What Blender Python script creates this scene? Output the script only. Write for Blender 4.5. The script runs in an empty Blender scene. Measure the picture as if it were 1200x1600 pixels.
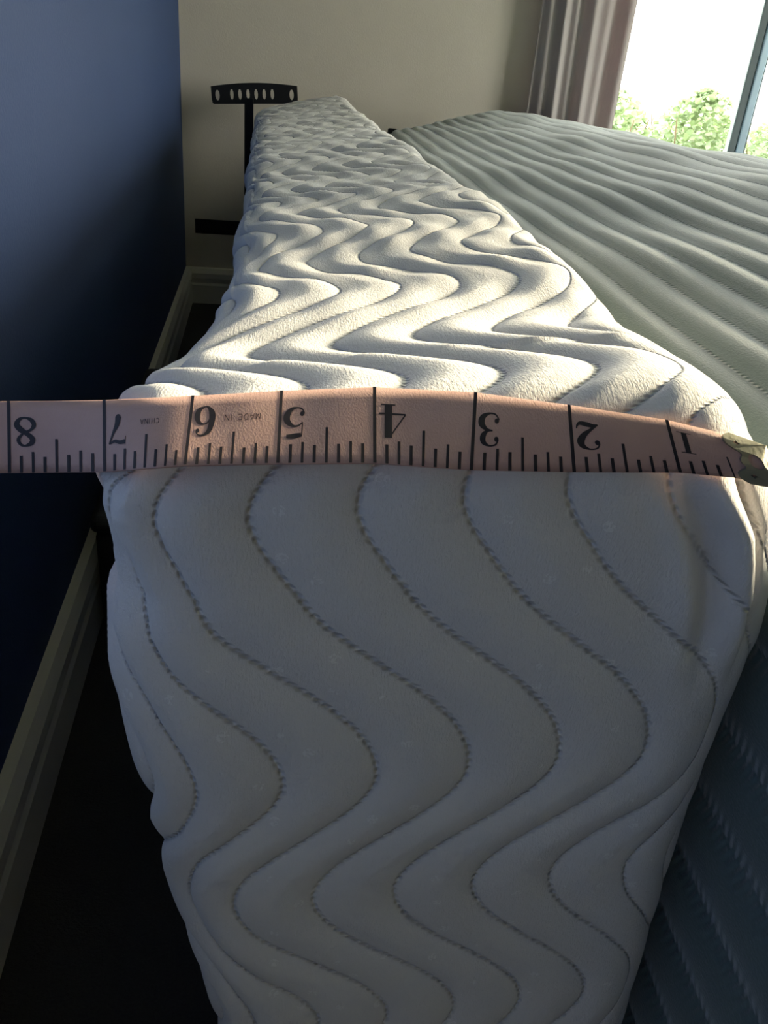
import bpy, bmesh, math, random
import numpy as np
from mathutils import Vector, Matrix
from mathutils.bvhtree import BVHTree
from mathutils.geometry import tessellate_polygon

random.seed(7); np.random.seed(7)
S = bpy.context.scene
COL = S.collection

# ------------------------------------------------------------------ camera
F = 1300.0                    # focal length in pixels of the 1200x1600 frame
CAMZ = 0.615                  # lens height above the carpet
def _ray(px, py): return np.array([(px-600)/F, (800-py)/F, 1.0])
def _n(v): return v/np.linalg.norm(v)
_Y = _n(_ray(410, 90))
_Z = -_ray(374, 3240); _Z = _n(_Z-_Y*_Z.dot(_Y))
_X = np.cross(_Z, _Y); _X = _X if _X[0] > 0 else -_X
RM = np.array([_X, _Y, _Z])   # rows: room axes seen from the lens
def rd(px, py): return RM @ _ray(px, py)
def at_depth(px, py, t): d = rd(px, py)*t; return Vector((d[0], d[1], d[2]+CAMZ))
def at_y(px, py, y): d = rd(px, py); d = d*y/d[1]; return Vector((d[0], d[1], d[2]+CAMZ))
cam = bpy.data.cameras.new('camera'); cam_o = bpy.data.objects.new('camera', cam); COL.objects.link(cam_o)
cam.sensor_fit = 'VERTICAL'; cam.sensor_height = 36; cam.lens = F/1600*36; cam.clip_start = .01
m = Matrix.Identity(4)
for i in range(3):
    m[i][0] = RM[i][0]; m[i][1] = RM[i][1]; m[i][2] = -RM[i][2]
m[2][3] = CAMZ
cam_o.matrix_world = m
S.camera = cam_o

# ------------------------------------------------------------------ light
S.view_settings.view_transform = 'Standard'; S.view_settings.look = 'None'
S.view_settings.gamma = 1; S.view_settings.use_curve_mapping = False
S.view_settings.exposure = 0.35
W = bpy.data.worlds.new('sky'); S.world = W; W.use_nodes = True
bg = W.node_tree.nodes['Background']; bg.inputs[0].default_value = (1.0, .94, .87, 1); bg.inputs[1].default_value = 17.0
SUN_DIR = Vector((-.93, -.30, -.23))
su = bpy.data.lights.new('sun_offscreen', 'SUN'); su.energy = 14; su.color = (1.0, .80, .56); su.angle = math.radians(9)
so = bpy.data.objects.new('sun_offscreen', su); COL.objects.link(so); so.rotation_euler = SUN_DIR.to_track_quat('-Z', 'Y').to_euler()
so.location = (6, -4, 3)
XL, XR, YB, YF, ZC = -.20, 2.9, 2.37, -2.9, 2.35     # room shell
BW = (.80, 2.35, .33, 1.75)                          # window in the back wall: x0,x1,z0,z1
RW = (.50, 1.50, .45, 2.05)                           # window in the right wall: y0,y1,z0,z1
def portal(name, loc, rot, sx, sy):
    l = bpy.data.lights.new(name, 'AREA'); l.shape = 'RECTANGLE'; l.size = sx; l.size_y = sy; l.cycles.is_portal = True
    o = bpy.data.objects.new(name, l); COL.objects.link(o); o.location = loc; o.rotation_euler = rot
portal('window_right_offscreen', (XR+.2, (RW[0]+RW[1])/2, (RW[2]+RW[3])/2), (math.pi/2, 0, math.pi/2), RW[1]-RW[0], RW[3]-RW[2])
portal('window_back_portal', ((BW[0]+BW[1])/2, YB+.2, (BW[2]+BW[3])/2), (-math.pi/2, 0, 0), BW[1]-BW[0], BW[3]-BW[2])

# ------------------------------------------------------------------ helpers
def lin(c):
    return tuple((x/12.92 if x <= .04045 else ((x+.055)/1.055)**2.4) for x in [v/255 for v in c])
class NT:
    def __init__(s, name):
        s.m = bpy.data.materials.new(name); s.m.use_nodes = True; s.t = s.m.node_tree
        s.b = s.t.nodes['Principled BSDF']
    def n(s, ty, **kw):
        n = s.t.nodes.new(ty)
        for k, v in kw.items():
            if k.startswith('i_'): n.inputs[int(k[2:]) if k[2:].isdigit() else k[2:]].default_value = v
            else: setattr(n, k, v)
        return n
    def l(s, a, b): s.t.links.new(a, b)
    def math(s, op, a, b=None, c=None):
        n = s.t.nodes.new('ShaderNodeMath'); n.operation = op
        for i, v in enumerate((a, b, c)):
            if v is None: continue
            if hasattr(v, 'links'): s.l(v, n.inputs[i])
            else: n.inputs[i].default_value = v
        return n.outputs[0]
    def noise(s, scale, detail=3, rough=.5, vec=None, dim='3D'):
        n = s.t.nodes.new('ShaderNodeTexNoise'); n.inputs['Scale'].default_value = scale
        n.inputs['Detail'].default_value = detail; n.inputs['Roughness'].default_value = rough
        if vec is not None: s.l(vec, n.inputs['Vector'])
        return n.outputs['Fac']
    def pos(s, sc=(1, 1, 1), kind='Object'):
        tc = s.t.nodes.new('ShaderNodeTexCoord'); mp = s.t.nodes.new('ShaderNodeMapping'); mp.inputs['Scale'].default_value = sc
        s.l(tc.outputs[kind], mp.inputs['Vector']); return mp.outputs[0]
    def attr(s, name):
        n = s.t.nodes.new('ShaderNodeAttribute'); n.attribute_name = name; return n.outputs['Fac']
    def mix(s, fac, a, b):
        n = s.t.nodes.new('ShaderNodeMix'); n.data_type = 'RGBA'
        for i, v in ((0, fac), (6, a), (7, b)):
            if hasattr(v, 'links'): s.l(v, n.inputs[i])
            elif i == 0: n.inputs[0].default_value = v
            else: n.inputs[i].default_value = (*v, 1)
        return n.outputs[2]
    def color(s, c):
        if hasattr(c, 'links'): s.l(c, s.b.inputs['Base Color'])
        else: s.b.inputs['Base Color'].default_value = (*c, 1)
        return s
    def rough(s, r): s.b.inputs['Roughness'].default_value = r; return s
    def bump(s, h, dist, strength=1.0):
        n = s.t.nodes.new('ShaderNodeBump'); n.inputs['Distance'].default_value = dist; n.inputs['Strength'].default_value = strength
        s.l(h, n.inputs['Height']); s.l(n.outputs[0], s.b.inputs['Normal']); return s

def plain(name, c, r=.7, var=.12, sc=30, bump=0.0, metal=0.0):
    M = NT(name); nz = M.noise(sc, 4, .6, M.pos())
    M.color(M.mix(nz, tuple(x*(1-var) for x in c), tuple(min(1, x*(1+var)) for x in c))).rough(r)
    M.b.inputs['Metallic'].default_value = metal
    if bump: M.bump(M.noise(sc*1.7, 3, .6, M.pos()), bump)
    return M.m

def link(name, me, mat=None, parent=None, smooth=True):
    o = bpy.data.objects.new(name, me); COL.objects.link(o)
    if mat: me.materials.clear(); me.materials.append(mat)
    if parent: o.parent = parent
    if smooth and len(me.polygons): me.polygons.foreach_set('use_smooth', [True]*len(me.polygons))
    return o
def mesh(name, v, f):
    me = bpy.data.meshes.new(name); me.from_pydata([tuple(p) for p in v], [], f); me.update(); return me
def boxes(name, lst, mat, parent=None, bev=0.0, seg=2):
    bm = bmesh.new()
    for (x0, x1, y0, y1, z0, z1) in lst:
        r = bmesh.ops.create_cube(bm, size=1)
        for v in r['verts']: v.co = Vector(((x0+x1)/2+v.co.x*(x1-x0), (y0+y1)/2+v.co.y*(y1-y0), (z0+z1)/2+v.co.z*(z1-z0)))
    if bev: bmesh.ops.bevel(bm, geom=list(bm.edges), offset=bev, segments=seg, affect='EDGES', profile=.5)
    me = bpy.data.meshes.new(name); bm.to_mesh(me); bm.free()
    return link(name, me, mat, parent, smooth=False)
def empty(name, loc):
    o = bpy.data.objects.new(name, None); COL.objects.link(o); o.location = loc; o.empty_display_size = .05; return o
def tag(o, label=None, cat=None, group=None, kind=None):
    for k, v in (('label', label), ('category', cat), ('group', group), ('kind', kind)):
        if v: o[k] = v
    return o
def reparent(o, p):       # keep world position under an unrotated empty
    o.parent = p; o.location = o.location-p.location; return o
def holed(outer, holes, thick, name, fn):
    """plate with real holes; fn(a,b,c) maps plate coordinates to a point"""
    polys = [[Vector((a, b, 0)) for a, b in outer]]+[[Vector((a, b, 0)) for a, b in h] for h in holes]
    tris = tessellate_polygon(polys); flat = [p for q in polys for p in q]; n = len(flat)
    v = [fn(p.x, p.y, 0) for p in flat]+[fn(p.x, p.y, thick) for p in flat]
    f = [tuple(t) for t in tris]+[tuple(i+n for i in reversed(t)) for t in tris]
    k = 0
    for q in polys:
        c = len(q)
        for i in range(c): f.append((k+i, k+(i+1) % c, n+k+(i+1) % c, n+k+i))
        k += c
    me = mesh(name, v, f)
    bm = bmesh.new(); bm.from_mesh(me); bmesh.ops.recalc_face_normals(bm, faces=bm.faces); bm.to_mesh(me); bm.free()
    return me
def smooth01(x): x = np.clip(x, 0, 1); return x*x*(3-2*x)

# ------------------------------------------------------------------ materials
def wall_mat(name, c, r=.75):
    M = NT(name); nz = M.noise(9, 3, .6, M.pos()); fine = M.noise(260, 3, .6, M.pos())
    M.color(M.mix(nz, tuple(x*.94 for x in c), tuple(x*1.05 for x in c))).rough(r); M.bump(fine, .0006, .6); return M.m
m_blue = wall_mat('blue_wall_paint', (.020, .046, .135), .8)
m_tan = wall_mat('tan_wall_paint', (.60, .54, .46))
m_ceil = wall_mat('ceiling_paint', (.80, .75, .68))
m_trim = plain('trim_paint', (.66, .63, .56), .5, .06, 14)
M = NT('carpet'); nz = M.noise(420, 4, .7, M.pos()); M.color(M.mix(nz, (.018, .018, .019), (.060, .058, .056))).rough(.95); M.bump(M.noise(360, 4, .7, M.pos((1, 1, 1.3))), .004); m_carpet = M.m
m_black = plain('black_plastic', (.010, .010, .011), .55, .2, 60, .0004)
m_iron = plain('dark_metal', (.018, .019, .022), .42, .15, 80, .0002, .6)
m_alu = plain('window_frame', (.40, .52, .62), .35, .06, 30, 0, .5)
m_alud = plain('window_frame_gasket', (.10, .13, .14), .5, .06, 30)

# white quilted knit
M = NT('white_quilted_knit')
ph = M.attr('phase'); aw = M.attr('along'); cs = M.attr('cosw')
tri = M.math('PINGPONG', ph, .5)                                  # 0 on the seam
dm = M.math('MULTIPLY', M.math('MULTIPLY', tri, 26.8), cs)          # mm to the seam
line = M.math('POWER', 2.718, M.math('MULTIPLY', M.math('POWER', M.math('DIVIDE', dm, .75), 2.0), -1.0))
dash = M.math('MULTIPLY_ADD', M.math('SINE', M.math('MULTIPLY', aw, 2*math.pi/3.4)), .5, .5)
stitch = M.math('MULTIPLY', line, M.math('MULTIPLY_ADD', dash, .75, .25))
knit = M.noise(1.0, 3, .6, M.pos((1500, 260, 420)))
fuzz = M.noise(1.0, 4, .7, M.pos((520, 520, 520)))
# small raised flower specks
vo = M.n('ShaderNodeTexVoronoi'); vo.inputs['Scale'].default_value = 62; vo.inputs['Randomness'].default_value = .55
M.l(M.pos((1, 1, 1)), vo.inputs['Vector'])
fl = M.math('LESS_THAN', vo.outputs['Distance'], .13)
fl = M.math('MULTIPLY', fl, M.math('GREATER_THAN', M.noise(900, 1, .5, M.pos()), .50))
hh = M.math('ADD', M.math('MULTIPLY', knit, .30), M.math('MULTIPLY', fuzz, .42))
hh = M.math('ADD', hh, M.math('MULTIPLY', fl, .45))
hh = M.math('SUBTRACT', hh, M.math('MULTIPLY', stitch, 1.9))
nz = M.noise(14, 4, .6, M.pos())
c0 = M.mix(nz, (.75, .71, .675), (.85, .81, .77))
c1 = M.mix(M.math('MULTIPLY', fl, .55), c0, (.97, .94, .90))
M.color(c1).rough(.85); M.b.inputs['Sheen Weight'].default_value = .25; M.b.inputs['Sheen Roughness'].default_value = .5
M.bump(hh, .0012, .8); m_white = M.m

# grey green ribbed cover
M = NT('ribbed_grey_cover')
ph = M.attr('rib'); aw = M.attr('along'); sd = M.attr('side')
tri = M.math('PINGPONG', ph, .5)
line = M.math('POWER', 2.718, M.math('MULTIPLY', M.math('POWER', M.math('DIVIDE', tri, .035), 2.0), -1.0))
dash = M.math('MULTIPLY_ADD', M.math('SINE', M.math('MULTIPLY', aw, 2*math.pi/4.2)), .5, .5)
stitch = M.math('MULTIPLY', line, dash)
lad = M.math('POWER', 2.718, M.math('MULTIPLY', M.math('POWER', M.math('DIVIDE', tri, .16), 2.0), -1.0))
lad = M.math('MULTIPLY', M.math('MULTIPLY', lad, sd), M.math('MULTIPLY_ADD', M.math('SINE', M.math('MULTIPLY', M.math('ADD', aw, M.math('MULTIPLY', ph, 9.0)), 2*math.pi/5.0)), .5, .5))
knit = M.noise(1.0, 3, .65, M.pos((900, 500, 900)))
hh = M.math('SUBTRACT', M.math('MULTIPLY', knit, .5), M.math('ADD', M.math('MULTIPLY', stitch, 1.0), M.math('MULTIPLY', lad, 2.0)))
nz = M.noise(9, 4, .6, M.pos())
c0 = M.mix(nz, (.125, .178, .176), (.165, .222, .216))
heather = M.noise(700, 2, .6, M.pos((1, .6, 1)))
c1 = M.mix(M.math('MULTIPLY', heather, .5), c0, (.09, .122, .12))
M.color(c1).rough(.8)
M.b.inputs['Sheen Weight'].default_value = .5; M.b.inputs['Sheen Roughness'].default_value = .4
M.bump(hh, .0009, .8); m_grey = M.m

M = NT('pink_tape_vinyl'); nz = M.noise(60, 4, .6, M.pos()); st = M.noise(22, 3, .7, M.pos((1, 2.3, 2.3)))
c = M.mix(nz, (.56, .33, .27), (.66, .42, .35))
sel = M.math('GREATER_THAN', st, .66)
weave = M.noise(1, 2, .5, M.pos((2200, 1200, 1200)))
M.color(M.mix(M.math('MULTIPLY', M.math('SUBTRACT', st, .5), .9), c, (.48, .29, .22))).rough(.5); M.bump(weave, .0002, .5); m_tape = M.m
m_ink = plain('tape_ink', (.020, .014, .018), .6, .2, 400)
m_inkf = plain('faded_tape_ink', (.075, .042, .042), .6, .2, 400)
m_tab = plain('nickel_tab', (.40, .37, .27), .42, .12, 120, .0002, .6)
M = NT('curtain_fabric'); nz = M.noise(1.0, 4, .6, M.pos((700, 700, 90))); c = M.mix(nz, (.46, .41, .41), (.57, .51, .50))
M.color(c).rough(.9); M.bump(nz, .0008)
M.b.inputs['Transmission Weight'].default_value = 0
tr = M.n('ShaderNodeBsdfTranslucent'); tr.inputs[0].default_value = (.40, .27, .27, 1)
mx = M.n('ShaderNodeMixShader'); mx.inputs[0].default_value = .22
M.l(M.b.outputs[0], mx.inputs[1]); M.l(tr.outputs[0], mx.inputs[2]); M.l(mx.outputs[0], M.t.nodes['Material Output'].inputs[0]); m_curt = M.m
M = NT('window_glass'); gl = M.n('ShaderNodeBsdfGlossy'); gl.inputs['Roughness'].default_value = .02
tp = M.n('ShaderNodeBsdfTransparent'); tp.inputs[0].default_value = (.94, .98, .97, 1); mx = M.n('ShaderNodeMixShader'); mx.inputs[0].default_value = .05
M.l(tp.outputs[0], mx.inputs[1]); M.l(gl.outputs[0], mx.inputs[2]); M.l(mx.outputs[0], M.t.nodes['Material Output'].inputs[0]); m_glass = M.m
M = NT('leaf'); nz = M.noise(5, 3, .6, M.pos()); M.color(M.mix(nz, (.09, .14, .075), (.28, .36, .21))).rough(.5)
tr = M.n('ShaderNodeBsdfTranslucent'); tr.inputs[0].default_value = (.16, .22, .10, 1)
mx = M.n('ShaderNodeMixShader'); mx.inputs[0].default_value = .45
M.l(M.b.outputs[0], mx.inputs[1]); M.l(tr.outputs[0], mx.inputs[2]); M.l(mx.outputs[0], M.t.nodes['Material Output'].inputs[0]); m_leaf = M.m
m_stem = plain('stem_bark', (.12, .08, .05), .9)
m_lawn = plain('lawn', (.16, .20, .08), .95, .4, 6)

# ------------------------------------------------------------------ the room
def st(o): o['kind'] = 'structure'; return o
def holed_wall(name, fn, a0, a1, b0, b1, h, th, mat):
    return st(link(name, holed([(a0, b0), (a1, b0), (a1, b1), (a0, b1)], [[(h[0], h[2]), (h[0], h[3]), (h[1], h[3]), (h[1], h[2])]], th, name, fn), mat, None, False))
st(boxes('floor', [(XL-.12, XR+.12, YF-.12, YB+.12, -.1, 0)], m_carpet))
st(boxes('ceiling', [(XL-.12, XR+.12, YF-.12, YB+.12, ZC, ZC+.1)], m_ceil))
st(boxes('wall_left', [(XL-.12, XL, YF-.12, YB+.12, 0, ZC)], m_blue))
st(boxes('wall_front', [(XL, XR, YF-.12, YF, 0, ZC)], m_tan))
holed_wall('wall_back', lambda a, b, c: (a, YB+c, b), XL, XR, 0, ZC, BW, .12, m_tan)
holed_wall('wall_right', lambda a, b, c: (XR+c, a, b), YF, YB, 0, ZC, RW, .12, m_tan)
st(boxes('wall_sunblock', [(XR, XR+.12, YB+.12, 4.3, -.6, ZC+.1)], m_tan))      # added out of view to keep direct sun out of the back window
# baseboards: moulded profile (depth from wall, height)
prof = [(0, 0), (.016, 0), (.016, .050), (.013, .056), (.013, .064), (.0165, .069), (.0165, .082), (.010, .094), (0, .096)]
def sweep(name, fn, l0, l1):
    n = len(prof); v = [fn(d, h, l) for l in (l0, l1) for d, h in prof]
    f = [(i, (i+1) % n, n+(i+1) % n, n+i) for i in range(n)]+[tuple(range(n)), tuple(reversed(range(n, 2*n)))]
    me = mesh(name, v, f); bm = bmesh.new(); bm.from_mesh(me); bmesh.ops.recalc_face_normals(bm, faces=bm.faces); bm.to_mesh(me); bm.free()
    return st(link(name, me, m_trim, None, False))
sweep('baseboard_left', lambda d, h, l: (XL+d, l, h), YF, YB)
sweep('baseboard_back', lambda d, h, l: (l, YB-d, h), XL, XR)
sweep('baseboard_right', lambda d, h, l: (XR-d, l, h), YF, YB)
sweep('baseboard_front', lambda d, h, l: (l, YF+d, h), XL, XR)

# sliding windows: frame, two sashes with stiles and a pane each
def slider(name, fn, a0, a1, z0, z1, mid, g=.045):
    root = empty(name, fn((a0+a1)/2, .06, z0)); st(root)
    def bx(nm, a, b, d0, d1, c, e, mat, parent):
        p, q = fn(a, d0, c), fn(b, d1, e)
        o = boxes(nm, [(min(p[0], q[0]), max(p[0], q[0]), min(p[1], q[1]), max(p[1], q[1]), c, e)], mat, None, .003 if mat is not m_glass else 0)
        o.data.transform(Matrix.Translation(-root.location)); o.parent = parent; return o
    bx('window_jamb', a0, a0+g, 0, .10, z0, z1, m_alu, root); bx('window_jamb', a1-g, a1, 0, .10, z0, z1, m_alu, root)
    bx('window_head', a0+g, a1-g, 0, .10, z1-g, z1, m_alu, root); bx('window_sill', a0+g, a1-g, 0, .10, z0, z0+g, m_alu, root)
    bx('stile', mid-.042, mid-.018, .022, .044, z0+g, z1-g, m_alud, root)
    bx('stile', mid-.018, mid+.004, .018, .048, z0+g, z1-g, m_alu, root)
    bx('stile', mid+.004, mid+.026, .050, .085, z0+g, z1-g, m_alud, root)
    bx('pane', a0+g, mid-.018, .028, .032, z0+g, z1-g, m_glass, root)
    bx('pane', mid+.014, a1-g, .070, .074, z0+g, z1-g, m_glass, root)
    return root
slider('window_1', lambda a, d, z: Vector((a, YB+d, z)), *BW, 1.335)
slider('window_2', lambda a, d, z: Vector((XR+d, a, z)), *RW, (RW[0]+RW[1])/2)

# ------------------------------------------------------------------ white mattress on edge
T, L, HH = .178, 2.0, .543
Y0 = .197; R0 = .022
def spaced(segs):
    out = [0.0]
    for end, step in segs:
        n = max(1, int(round((end-out[-1])/step))); a = out[-1]
        out += [a+(end-a)*(i+1)/n for i in range(n)]
    return np.array(out)
gu = spaced([(T, .0015)])
gv = spaced([(.03, .0014), (.45, .0017), (.9, .0035), (L-.03, .007), (L, .003)])
gh = spaced([(.03, .006), (.22, .010), (HH-.03, .0017), (HH, .0014)])
# wave of the quilting seams, s runs down the front (+) and back along the top (-)
ext = [(-.0465, 1), (.033, -1), (.130, 1.35), (.192, -.62), (.268, 1.35), (.34, -.6), (.42, 1.3), (.50, -1), (.58, 1)]
back = [(-.115, -1), (-.215, 1)]
s_ = -.215; sg = -1
while s_ > -2.2:
    s_ -= .078+random.uniform(-.013, .013); back.append((s_, sg*random.uniform(.72, 1.15))); sg = -sg
ext = sorted(back+ext)
es = np.array([e[0] for e in ext]); ev = np.array([e[1] for e in ext], float)
sg_ = np.linspace(es[0], es[-1], 12000)
ii = np.clip(np.searchsorted(es, sg_)-1, 0, len(es)-2)
tt = (sg_-es[ii])/(es[ii+1]-es[ii])
wv = (ev[ii]+(ev[ii+1]-ev[ii])*(.5-.5*np.cos(np.pi*tt)))*.0245
dwv = np.gradient(wv, sg_)
arc = np.concatenate([[0], np.cumsum(np.sqrt(1+((dwv[1:]+dwv[:-1])/2)**2)*np.diff(sg_))])
PITCH = .0268
def quilt(u, s):
    w = np.interp(s, sg_, wv); dw = np.interp(s, sg_, dwv)
    return (u-.0105-.0245-w)/PITCH, 1/np.sqrt(1+dw*dw), np.interp(s, sg_, arc)
def build_white():
    nu, nv, nh = len(gu)-1, len(gv)-1, len(gh)-1
    keys = {}; idx = []; faces = []
    base = np.int64(4096)
    def add(I, J, K, flip):
        k = (I*base+J)*base+K
        idx.append(k.ravel()); s0 = k.shape
        a, b, c, d = k[:-1, :-1].ravel(), k[1:, :-1].ravel(), k[1:, 1:].ravel(), k[:-1, 1:].ravel()
        q = np.stack([a, b, c, d], 1); faces.append(q[:, ::-1] if flip else q)
    U, V, H_ = np.arange(nu+1, dtype=np.int64), np.arange(nv+1, dtype=np.int64), np.arange(nh+1, dtype=np.int64)
    g = lambda a, b: np.meshgrid(a, b, indexing='ij')
    a, b = g(U, V); add(a, b, np.full_like(a, nh), False); add(a, b, np.zeros_like(a), True)
    a, b = g(U, H_); add(a, np.zeros_like(a), b, False); add(a, np.full_like(a, nv), b, True)
    a, b = g(V, H_); add(np.zeros_like(a), a, b, True); add(np.full_like(a, nu), a, b, False)
    allk = np.unique(np.concatenate(idx)); fc = np.searchsorted(allk, np.concatenate(faces))
    K = allk % base; J = (allk//base) % base; I = allk//(base*base)
    p = np.stack([gu[I], gv[J], gh[K]], 1); size = np.array([T, L, HH])
    rr = np.array([.026, R0, R0])
    q = np.minimum(np.maximum(p, rr), size-rr); d = (p-q)/rr; ln = np.linalg.norm(d, axis=1, keepdims=True); n = d/np.maximum(ln, 1e-9)
    pos = q+n*rr
    u, v, h = p[:, 0], p[:, 1], p[:, 2]; dt = HH-h
    # unfolded coordinates of the cover
    s = np.where(dt <= 1e-9, -v, dt)
    s = np.where((v > 1e-9) & (dt > 1e-9), np.where(v < dt, dt, -v), s)          # sides: wrap from front or from top
    wrap = np.minimum(v, dt)
    uu = np.where((I == 0), -wrap, np.where(I == nu, T+wrap, u))
    phs, cw, al = quilt(uu, s)
    dist = np.abs(phs-np.round(phs))*PITCH*cw
    far = np.where(dt <= 1e-9, smooth01((v-.06)/.22), 0)
    gain = np.where((dt <= 1e-9), .80-.30*far, .75)
    puff = gain*(.0030*(1-np.exp(-dist/(.0034+.0020*far)))+.0016*np.clip(dist/.012, 0, 1))
    puff = .0032+(puff-.0032)*(.25+.75*smooth01((T-.004-uu)/.03))
    side = ((I == 0) | (I == nu)) & (wrap > 0)
    puff = np.where(side, puff*np.clip(np.abs(v-dt)/.02, 0, 1), puff)
    puff = np.where((v > L-.01) | (h < .01), .004, puff)
    # loose folds beside the right front corner
    zz = -dt-.072
    amp = smooth01((dt-.02)/.02)*smooth01((.110-dt)/.045)*(v < .06)
    for uc, wd, dp in ((.153, .0035, .0060), (.171, .003, .0060), (.162, .0045, -.0055), (.146, .005, -.0030)):
        uc2 = uc+.10*(dt-.06)*(1 if uc < .17 else .6)
        puff -= dp*amp*np.exp(-((uu-uc2)/wd)**2)
    rng = np.sin(v*31+u*40)*.0012+np.sin(v*88+u*61)*np.sin(u*150-v*37)*.0011*far+np.sin(v*13.7+2)*.0016
    pos = pos+n*(puff+rng*(v > .08))[:, None]-n*.005
    # into the room: lean, bulge, top profile
    u2 = pos[:, 0]/T; y = Y0+pos[:, 1]; z_ = pos[:, 2]
    xlt = np.interp(y, [.19, .22, .25, .28, .31, .353, .40, .52, .8, 1.4, 2.2], [-.0410, -.049, -.054, -.053, -.047, -.038, -.028, -.019, -.019, -.018, -.016])
    xrt = np.interp(y, [.19, .25, .33, .467, .65, .92, 1.25, 1.73, 2.2], [.133, .149, .163, .175, .180, .182, .184, .190, .193])
    zrel = z_-HH-.072
    dl = np.interp(-zrel, [.07, .10, .115, .126, .140, .157, .174, .20, .22, .245, .28, .34, .615], [0, 0, .0045, .0055, .001, 0, .001, .005, .008, .011, .017, .028, .060])
    dr = np.interp(-zrel, [.07, .09, .117, .14, .166, .20, .26, .365, .615], [-.002, .011, .028, .034, .036, .033, .032, .036, .048])
    xl = xlt+dl; xr = xrt+dr*(1-.95*smooth01((y-.21)/.13))
    x = xl+(xr-xl)*u2
    tilt = np.interp(y, [.2, .6, 1.6, 2.2], [.022, .030, .036, .050])
    zt = -.068+np.interp(y, [.2, .225, .26, .33, .45, .8, 1.6, 2.2], [.001, .001, -.003, -.009, -.007, -.004, 0, .013])-tilt*(1-np.clip(u2, 0, 1))**1.15
    z = CAMZ-.615+z_/HH*(zt+.615)
    me = bpy.data.meshes.new('quilted_mattress')
    P = np.stack([x, y, z], 1).astype(np.float32)
    me.vertices.add(len(P)); me.vertices.foreach_set('co', P.ravel())
    nf = len(fc); me.loops.add(nf*4); me.loops.foreach_set('vertex_index', fc.astype(np.int32).ravel())
    me.polygons.add(nf); me.polygons.foreach_set('loop_start', np.arange(0, nf*4, 4, dtype=np.int32))
    me.update(calc_edges=True)
    for nm, a in (('phase', phs), ('along', al*1000), ('cosw', cw)):
        at = me.attributes.new(nm, 'FLOAT', 'POINT'); at.data.foreach_set('value', a.astype(np.float32))
    return me, P, fc
wm, WP, WF = build_white()
white = link('quilted_mattress', wm, m_white)
tag(white, 'white wave-quilted mattress standing on its long edge beside the blue wall', 'mattress')
bvh = BVHTree.FromPolygons([Vector(p) for p in WP.tolist()], WF.tolist())

# ------------------------------------------------------------------ grey ribbed mattress
def build_grey():
    pr = [(.312, -.600), (.304, -.42), (.300, -.30), (.298, -.22), (.298, -.175), (.301, -.152), (.307, -.140), (.318, -.1315), (.36, -.1195), (.56, -.0675),
          (.60, -.0655), (.66, -.069), (.80, -.095), (1.0, -.140), (1.16, -.175), (1.215, -.200), (1.235, -.26), (1.24, -.42), (1.235, -.600)]
    a = np.array(pr); seg = np.concatenate([[0], np.cumsum(np.hypot(*np.diff(a, axis=0).T))])
    ds = np.arange(0, seg[-1], .0032); X = np.interp(ds, seg, a[:, 0]); Z = np.interp(ds, seg, a[:, 1])
    for _ in range(3):
        X[1:-1] = (X[:-2]+2*X[1:-1]+X[2:])/4; Z[1:-1] = (Z[:-2]+2*Z[1:-1]+Z[2:])/4
    # groove positions along the profile
    s_side = [np.interp(-z, [.2, .6], [0, 0]) for z in ()]
    top0 = np.interp(.333, a[7:10, 0], seg[7:10])
    gr = [top0+.0255*k for k in range(-1, 60)]
    sz = lambda z: np.interp(z, a[:5, 1], seg[:5])
    gr = [sz(z) for z in (-.575, -.535, -.497, -.459, -.421, -.383, -.345, -.307, -.269, -.231, -.190)]+[sz(-.152)+.004]+gr
    gr = np.array(sorted(gr)); gi = np.arange(len(gr))
    rib = np.interp(ds, gr, gi); rib = np.where(ds < gr[0], 0, rib)
    side = smooth01((sz(-.165)-ds)/.03)
    N = np.stack([-np.gradient(Z), np.gradient(X)], 1); N /= np.linalg.norm(N, axis=1, keepdims=True)
    yy = spaced([(.9, .005), (2.12, .009)])+.08
    fr = np.abs(rib-np.round(rib))*2
    V = []; RI = []; AL = []; SD = []
    for y in yy:
        t = y-2.2
        wob = .0014*np.sin(y*9+ds*30)+.0009*np.sin(y*23+ds*11+1)+.0012*np.sin(ds*62-y*17)*smooth01((ds-top0-.1)/.1)
        amp = (.0032-.0016*smooth01((ds-top0-.10)/.12))*(1+.25*np.sin(y*14+np.floor(rib)*1.7))
        hgt = amp*(1-(1-fr)**2.0)+wob*(1-side*.7)
        e = min(y-.08, 2.2-y); sh = .03*(1-math.sqrt(max(0, 1-(1-min(1, e/.03))**2)))
        V.append(np.stack([X+N[:, 0]*(hgt-sh)+.058*t, np.full_like(X, y), Z+N[:, 1]*(hgt-sh)+CAMZ-.0072*t], 1))
        RI.append(rib); AL.append(np.full_like(ds, y*1000)); SD.append(side)
    n = len(ds); mrows = len(yy); V = np.concatenate(V)
    V[:, 2] = np.maximum(V[:, 2], .004)
    I = np.arange(mrows-1)[:, None]*n+np.arange(n-1)[None, :]
    q = np.stack([I, I+n, I+n+1, I+1], -1).reshape(-1, 4)
    f = [tuple(x) for x in q.tolist()]
    f += [(i*n, i*n+n-1, (i+1)*n+n-1, (i+1)*n) for i in range(mrows-1)]
    f += [tuple(range(n)), tuple(reversed(range((mrows-1)*n, mrows*n)))]
    me = mesh('ribbed_mattress', V, f)
    bm = bmesh.new(); bm.from_mesh(me); bmesh.ops.recalc_face_normals(bm, faces=bm.faces); bm.to_mesh(me); bm.free()
    for nm, arr in (('rib', RI), ('along', AL), ('side', SD)):
        at = me.attributes.new(nm, 'FLOAT', 'POINT'); at.data.foreach_set('value', np.concatenate(arr).astype(np.float32))
    return me
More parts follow.
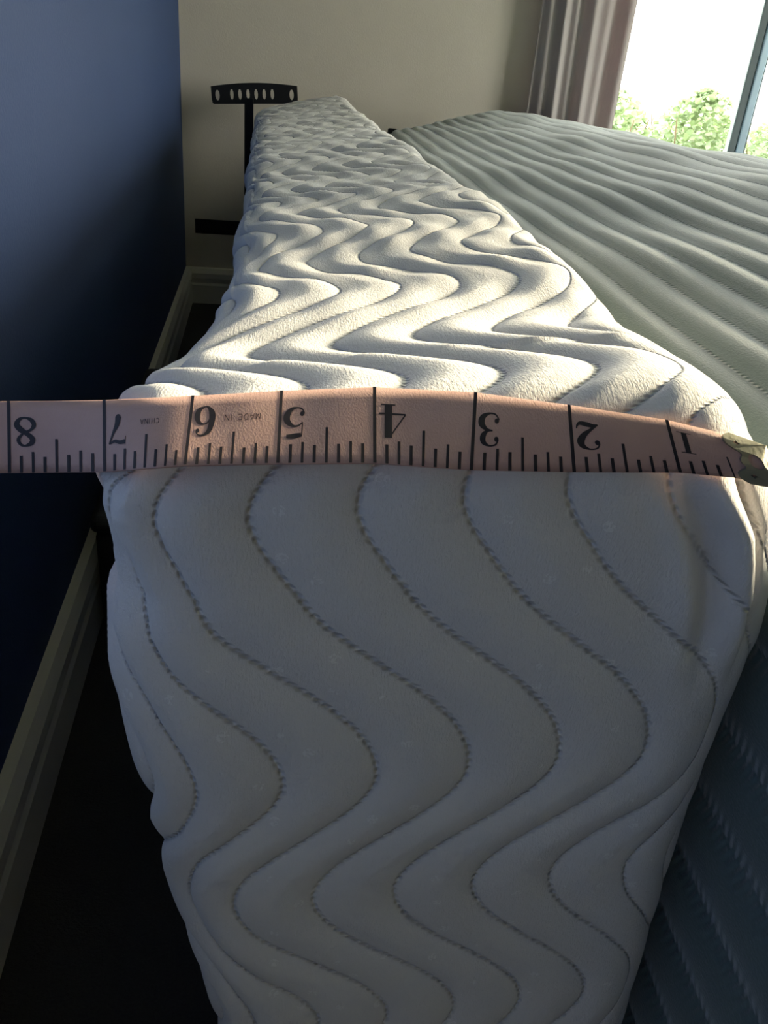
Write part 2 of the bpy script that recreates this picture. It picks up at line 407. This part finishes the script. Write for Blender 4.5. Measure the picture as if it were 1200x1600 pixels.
tag(link('ribbed_mattress', build_grey(), m_grey), 'grey-green mattress with straight quilted ribs below the window', 'mattress')

# ------------------------------------------------------------------ sewing tape over the front top corner
inch = np.array([9.6, 9, 8, 7, 6, 5, 4, 3, 2, 1, .5, 0, -.1])[::-1]
tx = np.array([-225, -135, 15, 165, 302, 440, 585, 743, 888, 1040, 1118, 1196, 1212])[::-1]
bx_ = np.array([-225, -135, 17, 167, 289, 434, 585, 735, 896, 1062, 1148, 1232, 1249])[::-1]
ty_ = np.array([634, 631, 628, 627, 621, 613, 607, 615, 634, 657, 676, 703, 710])[::-1]
by_ = np.array([744, 741, 739, 738, 729, 726, 725, 735, 737, 737, 745, 760, 764])[::-1]
NA, NB = 240, 8
ga = np.linspace(-.02, 9.5, NA); gb = np.linspace(0, 1, NB)
def pxy(a, b):
    x0, y0, x1, y1 = (np.interp(a, inch, q) for q in (tx, ty_, bx_, by_))
    return x0+(x1-x0)*b, y0+(y1-y0)*b
dep = np.full((NA, NB), np.nan); org = Vector((0, 0, CAMZ))
for i, a in enumerate(ga):
    for j, b in enumerate(gb):
        px, py = pxy(a, b); d = Vector(rd(px, py)); h = bvh.ray_cast(org, d.normalized())
        if h[0] is not None and px > 150 and px < 1128:
            t = (h[0]-org).dot(d)/d.dot(d)
            if t < .27: dep[i, j] = t
hard = np.where(np.isnan(dep), 9, dep)
for j in range(NB):
    c = dep[:, j]; ok = ~np.isnan(c)
    k = np.where(ok)[0]; k0 = k[0]; sl = np.clip((c[k0]-c[k[k >= k0+22][0]])/22, -.0004, .00025)
    c = np.interp(np.arange(NA), k, c[k]); c[:k0] += sl*(k0-np.arange(k0)); dep[:, j] = c
ker = np.hanning(43); ker /= ker.sum()
sm = np.stack([np.convolve(np.pad(dep[:, j], 21, 'edge'), ker, 'valid') for j in range(NB)], 1)
# the tape is stiff across its width: straight lines between the two edges, kept in front of the cloth
c0_, c1_ = sm[:, 0], sm[:, -1]
strt = c0_[:, None]+(c1_-c0_)[:, None]*gb[None, :]
bowv = .0022*4*(gb*(1-gb))[None, :]
strt = strt-bowv
pen = np.max(strt+.0016-np.minimum(hard, 9), axis=1); pen = np.clip(pen, 0, .02)
pen = np.array([pen[max(0, i-12):i+13].max() for i in range(NA)]); pen = np.convolve(np.pad(pen, 21, 'edge'), ker, 'valid')
dep = strt-pen[:, None]
def tape_pt(a, b, off=0.0):
    fa = (a-ga[0])/(ga[-1]-ga[0])*(NA-1); i = int(min(max(fa, 0), NA-2)); fa -= i
    fb = b*(NB-1); j = int(min(max(fb, 0), NB-2)); fb -= j
    t = (dep[i, j]*(1-fa)+dep[i+1, j]*fa)*(1-fb)+(dep[i, j+1]*(1-fa)+dep[i+1, j+1]*fa)*fb
    px, py = pxy(a, b); return Vector(rd(px, py))*t+org
def tape_nrm(a, b):
    a = min(max(a, .05), 9.4); b = min(max(b, .05), .95)
    e1 = tape_pt(a-.05, b)-tape_pt(a+.05, b); e2 = tape_pt(a, b-.05)-tape_pt(a, b+.05)
    return e1.cross(e2).normalized()
def tape_map(a, b, off): return tape_pt(a, b)+tape_nrm(a, b)*off
tape = empty('tape_measure', tape_pt(4, .5))
TL = tape.location.copy()
tag(tape, 'pink sewing tape measure with upside-down numbers laid across the white mattress', 'tape measure')
def tape_part(name, v, f, mat):
    me = mesh(name, [p-TL for p in v], f); o = link(name, me, mat, tape); return o
v = []; f = []
AT = [a for a in ga if a >= .03]
nb = NB
for off in (.0, .0005):
    for a in AT:
        for b in gb: v.append(tape_map(a, b, off))
n1 = len(AT)*nb
for i in range(len(AT)-1):
    for j in range(nb-1):
        q = (i*nb+j, i*nb+j+1, (i+1)*nb+j+1, (i+1)*nb+j); f.append(tuple(reversed(q))); f.append(tuple(x+n1 for x in q))
    for j in (0, nb-1):
        q = (i*nb+j, (i+1)*nb+j, n1+(i+1)*nb+j, n1+i*nb+j); f.append(q)
for i in (0, len(AT)-1):
    for j in range(nb-1): f.append((i*nb+j, i*nb+j+1, n1+i*nb+j+1, n1+i*nb+j))
rb = tape_part('ribbon', v, f, m_tape)
bm = bmesh.new(); bm.from_mesh(rb.data); bmesh.ops.recalc_face_normals(bm, faces=bm.faces); bm.to_mesh(rb.data); bm.free()
PR = .00062        # print lies just on the ribbon
def strip(name, pts, mat):
    """pts: list of (a,b,half_a,half_b) cross sections already as left/right pairs"""
    v = []
    for (l, r) in pts: v += [tape_map(l[0], l[1], PR), tape_map(r[0], r[1], PR)]
    f = [(2*i, 2*i+1, 2*i+3, 2*i+2) for i in range(len(pts)-1)]
    return v, f
k = 1
for e in range(3, 76):
    a = e/8.0
    if a > 9.4: continue
    if e % 8 == 0: b0, hw = .0, .017
    elif e % 4 == 0: b0, hw = .53, .014
    elif e % 2 == 0: b0, hw = .70, .014
    else: b0, hw = .76, .016
    if e < 5: hw = .008
    j = random.uniform(-.02, .02)
    pts = [((a+hw, b), (a-hw, b)) for b in np.linspace(b0+j*(b0 > 0), .995, 8)]
    v, f = strip('graduation_line', pts, m_ink); tape_part('graduation_line', v, f, m_ink)
# numerals: strokes with swelling width in a unit box (x right, y up), set upside down
def cat(P, n=10):
    out = []
    Q = [P[0]]+list(P)+[P[-1]]
    for i in range(1, len(Q)-2):
        p0, p1, p2, p3 = (np.array(Q[i+k], float) for k in (-1, 0, 1, 2))
        for t in np.linspace(0, 1, n, endpoint=False):
            out.append(.5*((2*p1)+(-p0+p2)*t+(2*p0-5*p1+4*p2-p3)*t*t+(-p0+3*p1-3*p2+p3)*t**3))
    out.append(np.array(P[-1], float)); return out
def disc(x, y, r): return [(x-r, y, .005), (x-r*.7, y, r*.72), (x, y, r), (x+r*.7, y, r*.72), (x+r, y, .005)]
GL = {
 '1': [[(.5, .02, .115), (.5, .98, .115)], [(.15, .02, .022), (.85, .02, .022)], [(.15, .98, .022), (.85, .98, .022)]],
 '2': [disc(.20, .73, .095), [(.12, .76, .02), (.22, .93, .03), (.48, .985, .03), (.74, .88, .09), (.80, .70, .12), (.66, .48, .09), (.40, .27, .05), (.14, .07, .03)],
       [(.12, .07, .03), (.30, .12, .07), (.52, .09, .09), (.76, .07, .07), (.88, .14, .035), (.92, .27, .02)]],
 '3': [disc(.20, .78, .09), [(.12, .80, .02), (.24, .95, .03), (.50, .985, .035), (.72, .88, .09), (.74, .70, .10), (.58, .55, .05), (.36, .525, .025)],
       [(.40, .525, .025), (.62, .49, .06), (.82, .34, .115), (.78, .14, .10), (.52, .015, .035), (.26, .03, .03), (.11, .18, .025)], disc(.20, .22, .09)],
 '4': [[(.64, .0, .12), (.64, 1.0, .12)], [(.60, .99, .02), (.05, .30, .022)], [(.04, .29, .026), (.97, .29, .026)], [(.40, .02, .022), (.90, .02, .022)]],
 '5': [[(.22, .92, .075), (.50, .955, .09), (.84, .97, .065)], [(.20, .98, .02), (.17, .50, .022)], [(.17, .50, .022), (.34, .61, .03), (.58, .62, .05), (.82, .46, .115), (.84, .26, .12), (.66, .07, .07), (.42, .015, .03), (.20, .07, .03), (.10, .22, .02)], disc(.20, .22, .09)],
 '6': [[(.84, .84, .02), (.72, .96, .03), (.50, .98, .04), (.26, .84, .09), (.16, .52, .12), (.18, .24, .12), (.36, .04, .05), (.54, .015, .03), (.76, .12, .09), (.83, .32, .11), (.74, .52, .08), (.54, .60, .03), (.36, .56, .03), (.24, .42, .03)], disc(.76, .82, .085)],
 '7': [[(.10, .90, .09), (.36, .92, .075), (.62, .87, .06), (.90, .95, .035)], [(.10, .98, .018), (.07, .72, .018)], [(.90, .96, .02), (.70, .60, .05), (.52, .32, .10), (.46, .06, .125)], disc(.46, .08, .12)],
 '8': [[(.50, .985, .03), (.27, .90, .08), (.22, .74, .09), (.42, .57, .08), (.66, .43, .10), (.82, .25, .10), (.72, .07, .06), (.50, .015, .03), (.26, .09, .07), (.15, .25, .08), (.26, .42, .05), (.50, .52, .035), (.70, .66, .05), (.76, .80, .065), (.66, .94, .05), (.50, .985, .03)]],
}
SM = {'M': [[(.08, 0, .07), (.08, 1, .07)], [(.08, 1, .06), (.5, .1, .06)], [(.5, .1, .06), (.92, 1, .06)], [(.92, 0, .07), (.92, 1, .07)]],
 'A': [[(.05, 0, .06), (.5, 1, .07)], [(.5, 1, .07), (.95, 0, .06)], [(.2, .35, .06), (.8, .35, .06)]],
 'D': [[(.12, 0, .07), (.12, 1, .07)], [(.12, .97, .06), (.6, .93, .07), (.9, .5, .08), (.6, .07, .07), (.12, .03, .06)]],
 'E': [[(.12, 0, .07), (.12, 1, .07)], [(.12, .95, .06), (.9, .95, .06)], [(.12, .5, .06), (.75, .5, .06)], [(.12, .05, .06), (.9, .05, .06)]],
 'I': [[(.5, 0, .09), (.5, 1, .09)]],
 'N': [[(.1, 0, .07), (.1, 1, .07)], [(.1, 1, .07), (.9, 0, .07)], [(.9, 0, .07), (.9, 1, .07)]],
 'C': [[(.9, .8, .06), (.6, .97, .06), (.2, .8, .08), (.1, .5, .08), (.2, .2, .08), (.6, .03, .06), (.9, .2, .06)]],
 'H': [[(.12, 0, .07), (.12, 1, .07)], [(.88, 0, .07), (.88, 1, .07)], [(.12, .5, .06), (.88, .5, .06)]]}
def glyph(strokes, a0, b0, w, h, v, f, wy=1.0):
    """upside-down glyph: x grows towards larger inches, y grows down the tape; w in inches, h as share of tape width"""
    asp = (w*25.4)/(h*19.0)
    for sidx, P in enumerate(strokes):
        C = cat(P) if len(P) > 2 else [np.array(P[0])*(1-t)+np.array(P[1])*t for t in np.linspace(0, 1, 6)]
        C = np.array(C); d = np.gradient(C[:, :2], axis=0); d[:, 0] *= asp; d /= np.maximum(np.linalg.norm(d, axis=1, keepdims=True), 1e-6)
        base = len(v)
        for (x, y, hw), (dx, dy) in zip(C, d):
            for sgn in (-1, 1):
                gx = x-dy*hw*1.12*sgn; gy = y+dx*hw*1.12*sgn*asp
                # turned by 180 degrees in the plane of the tape (larger inch = further left)
                v.append(tape_map(a0+gx*w, b0+gy*h, PR+.00001*sidx))
        f += [(base+2*i, base+2*i+1, base+2*i+3, base+2*i+2) for i in range(len(C)-1)]
NUM = {8: (.27, .23, .40), 7: (.235, .22, .42), 6: (.25, .17, .42), 5: (.25, .24, .41), 4: (.29, .22, .44), 3: (.25, .25, .43), 2: (.27, .23, .42), 1: (.20, .19, .40)}
for nmb, (w, b0, h) in NUM.items():
    v, f = [], []
    glyph(GL[str(nmb)], nmb-.035-w, b0, w, h, v, f)
    tape_part('numeral', v, f, m_ink)
def word(txt, a_right, b0, w, h, mat):
    a = a_right
    for ch in txt:
        if ch != ' ':
            v, f = [], []
            glyph(SM[ch], a, b0, w*(.5 if ch == 'I' else .8), h, v, f); tape_part('letter', v, f, mat)
        a += w*(.6 if ch in 'I ' else 1)
word('MADE IN', 5.22, .30, .066, .085, m_inkf)
word('CHINA', 6.36, .30, .050, .075, m_inkf)

# metal end tab: scalloped inner edge, slot and two punched holes
def ell(ca, cb, ra, rbv, n=18, sharp=0):
    return [(ca+ra*math.cos(2*math.pi*i/n)*(1-sharp*(i % 2)), cb+rbv*math.sin(2*math.pi*i/n)*(1-sharp*(i % 2))) for i in range(n)]
edge = [(.40, -.03), (.46, .05), (.485, .14), (.47, .24), (.41, .31), (.355, .36), (.35, .42), (.375, .50), (.375, .58), (.35, .64), (.365, .70), (.42, .77), (.455, .86), (.43, .96), (.37, 1.03)]
edge = [tuple(p) for p in cat(edge, 4)]
outer = [(.02, 1.03), (.02, -.03)]+edge
holes = [ell(.22, .48, .075, .16, 20), ell(.36, .17, .038, .05, 8, .45), ell(.30, .82, .038, .05, 8, .45)]
tb = holed(outer, holes, 1.0, 'end_tab', lambda a, b, c: tape_map(a, b, .0008+.0007*c)-TL)
link('end_tab', tb, m_tab, tape, False)

# ------------------------------------------------------------------ bed frame behind the mattresses
FY = 2.29
frame = empty('bed_frame', (-.02, FY, 0)); tag(frame, 'dark metal bed frame with slotted headboard bracket by the tan wall', 'bed frame')
def fpart(nm, o): reparent(o, frame); return o
pc = at_y(398, 147, FY); PW, PH = .104, .0215
def plate(cx, cz, nm):
    top = [(x, PH*(.72+.42*math.cos(x/PW*1.35))) for x in np.linspace(-PW, PW, 17)]
    out = [(-PW, -PH*.55), (-PW*.985, -PH*.9), (-PW*.95, -PH)]+[(PW*.95, -PH), (PW*.985, -PH*.9), (PW, -PH*.55)]+list(reversed(top))
    hs = [ell(-PW*.86, -.002, .0052, .0115, 12), ell(PW*.86, -.002, .0052, .0115, 12)]
    hs += [ell(-.055+.0195*i, -.0005, .0042, .0115, 12) for i in range(6)]
    return link(nm, holed(out, hs, .004, nm, lambda a, b, c: (cx+a*.9968-b*.08-frame.location.x, c-.002, cz+b*.9968+a*.08)), m_iron, frame, False)
qx = at_y(389, 190, FY).x
plate(pc.x, pc.z, 'headboard_bracket')
fpart('post', boxes('post', [(qx-.011, qx+.011, FY-.004, FY, .19, pc.z-.01), (qx+.008, qx+.011, FY-.022, FY, .19, pc.z-.01)], m_iron))
fpart('rail', boxes('rail', [(-.165, .62, FY-.03, FY-.026, .205, .240), (-.165, .62, FY-.03, FY, .205, .209)], m_iron))
for lx in (.06, .60):
    fpart('leg', boxes('leg', [(lx-.015, lx+.015, FY-.026, FY+.004, .03, .206)], m_iron))
    bm = bmesh.new(); bmesh.ops.create_cone(bm, cap_ends=True, segments=18, radius1=.026, radius2=.018, depth=.032, matrix=Matrix.Translation((lx, FY-.011, .016)))
    me = bpy.data.meshes.new('caster'); bm.to_mesh(me); bm.free(); fpart('caster', link('caster', me, m_black))
kb = at_y(613, 203, FY)
fpart('post', boxes('post', [(kb.x-.012, kb.x+.012, FY-.012, FY+.002, .209, kb.z+.004)], m_iron, None, .004))

# ------------------------------------------------------------------ black box in the gap
bxo = empty('storage_box', (-.12, 1.09, 0)); tag(bxo, 'low black storage box on the carpet against the blue wall', 'box')
reparent(boxes('box_body', [(-.180, -.065, .835, 1.34, .0, .135)], m_black, None, .012, 3), bxo)
reparent(boxes('lid', [(-.183, -.060, .830, 1.345, .135, .155)], m_black, None, .008, 3), bxo)

# ------------------------------------------------------------------ curtain
def curtain():
    x0, x1, y = .672, .912, YB-.055
    nx, nz = 120, 60; v = []
    for side in (0, 1):
        for k in range(nz+1):
            z = .06+(2.16-.06)*k/nz
            for i in range(nx+1):
                t = i/nx; fl = .85+.15*math.cos(z*2)
                yy = y+.010*fl*math.sin(t*2*math.pi*2.6+.5+.25*math.sin(z*1.7))+.006*math.sin(t*37+z*2)
                v.append((x0+(x1-x0)*t+.008*math.sin(z*2.2+t*5), yy+side*.003, z))
    n = (nx+1)*(nz+1); f = []
    for k in range(nz):
        for i in range(nx):
            a = k*(nx+1)+i; q = (a, a+1, a+nx+2, a+nx+1); f.append(q); f.append(tuple(x+n for x in reversed(q)))
    for k in range(nz):
        for i in (0, nx): a = k*(nx+1)+i; f.append((a, a+nx+1, a+nx+1+n, a+n))
    for k in (0, nz):
        for i in range(nx): a = k*(nx+1)+i; f.append((a, a+1, a+1+n, a+n))
    return mesh('curtain', v, f)
cu = empty('curtain', (.80, YB-.055, .06)); tag(cu, 'mauve-grey fabric curtain gathered at the side of the bright window', 'curtain')
reparent(link('panel', curtain(), m_curt), cu)
bm = bmesh.new(); bmesh.ops.create_cone(bm, cap_ends=True, segments=16, radius1=.011, radius2=.011, depth=1.9, matrix=Matrix.Translation((1.6, YB-.055, 2.16)) @ Matrix.Rotation(math.pi/2, 4, 'Y'))
me = bpy.data.meshes.new('curtain_rod'); bm.to_mesh(me); bm.free(); reparent(link('rod', me, m_iron), cu)
for bx0 in (.66, 2.5): reparent(boxes('rod_bracket', [(bx0, bx0+.03, YB-.07, YB, 2.14, 2.18)], m_iron), cu)

# ------------------------------------------------------------------ outside
st(boxes('ground', [(-30, 60, -40, 60, -.62, -.60)], m_lawn))
leafm = [(-.5, 0, 0), (-.15, .26, .05), (.25, .2, .03), (.5, 0, -.04), (.25, -.2, .03), (-.15, -.26, .05)]
shr_lab = 'low sunlit leafy shrub in the hedge outside the window'
for i in range(15):
    cx = 1.3+i*.315+random.uniform(-.005, .005); cy = 5.1+.66*(i % 2)+random.uniform(-.01, .01); top = at_y(1060, 143, cy).z+random.uniform(-.035, .045)
    if i == 4: top += .10
    root = empty('shrub', (cx, cy, -.6)); tag(root, 'tallest sunlit leafy shrub outside the window' if i == 4 else shr_lab, 'shrub', None if i == 4 else 'shrubs outside the window')
    V = []; Fc = []
    for q in range(2800):
        h = random.random()**.8; rad = (.27*(1-h**11)+.03)*math.sqrt(random.random()); an = random.uniform(0, 2*math.pi)
        c = Vector((rad*math.cos(an), rad*math.sin(an), .1+h*(top+.45)))
        rt = Matrix.Rotation(random.uniform(0, 6.3), 3, 'Z') @ Matrix.Rotation(random.uniform(-1.3, 1.3), 3, 'X') @ Matrix.Rotation(random.uniform(-.9, .9), 3, 'Y')
        s = random.uniform(.035, .065); b = len(V); V += [c+rt @ (Vector(p)*s) for p in leafm]; Fc.append(tuple(range(b, b+6)))
    o = link('foliage', mesh('foliage', V, Fc), m_leaf, root, False); o['kind'] = 'stuff'
    V = []; Fc = []
    for q in range(5):
        an = q*1.256; b = len(V)
        for t in range(5):
            c = Vector((.30*t/4*math.cos(an), .30*t/4*math.sin(an), (top+.4)*t/4)); r = .016*(1-t/5)
            V += [c+Vector((r*math.cos(k*1.571), r*math.sin(k*1.571), 0)) for k in range(4)]
        Fc += [(b+4*t+k, b+4*t+(k+1) % 4, b+4*t+4+(k+1) % 4, b+4*t+4+k) for t in range(4) for k in range(4)]
    link('stems', mesh('stems', V, Fc), m_stem, root)
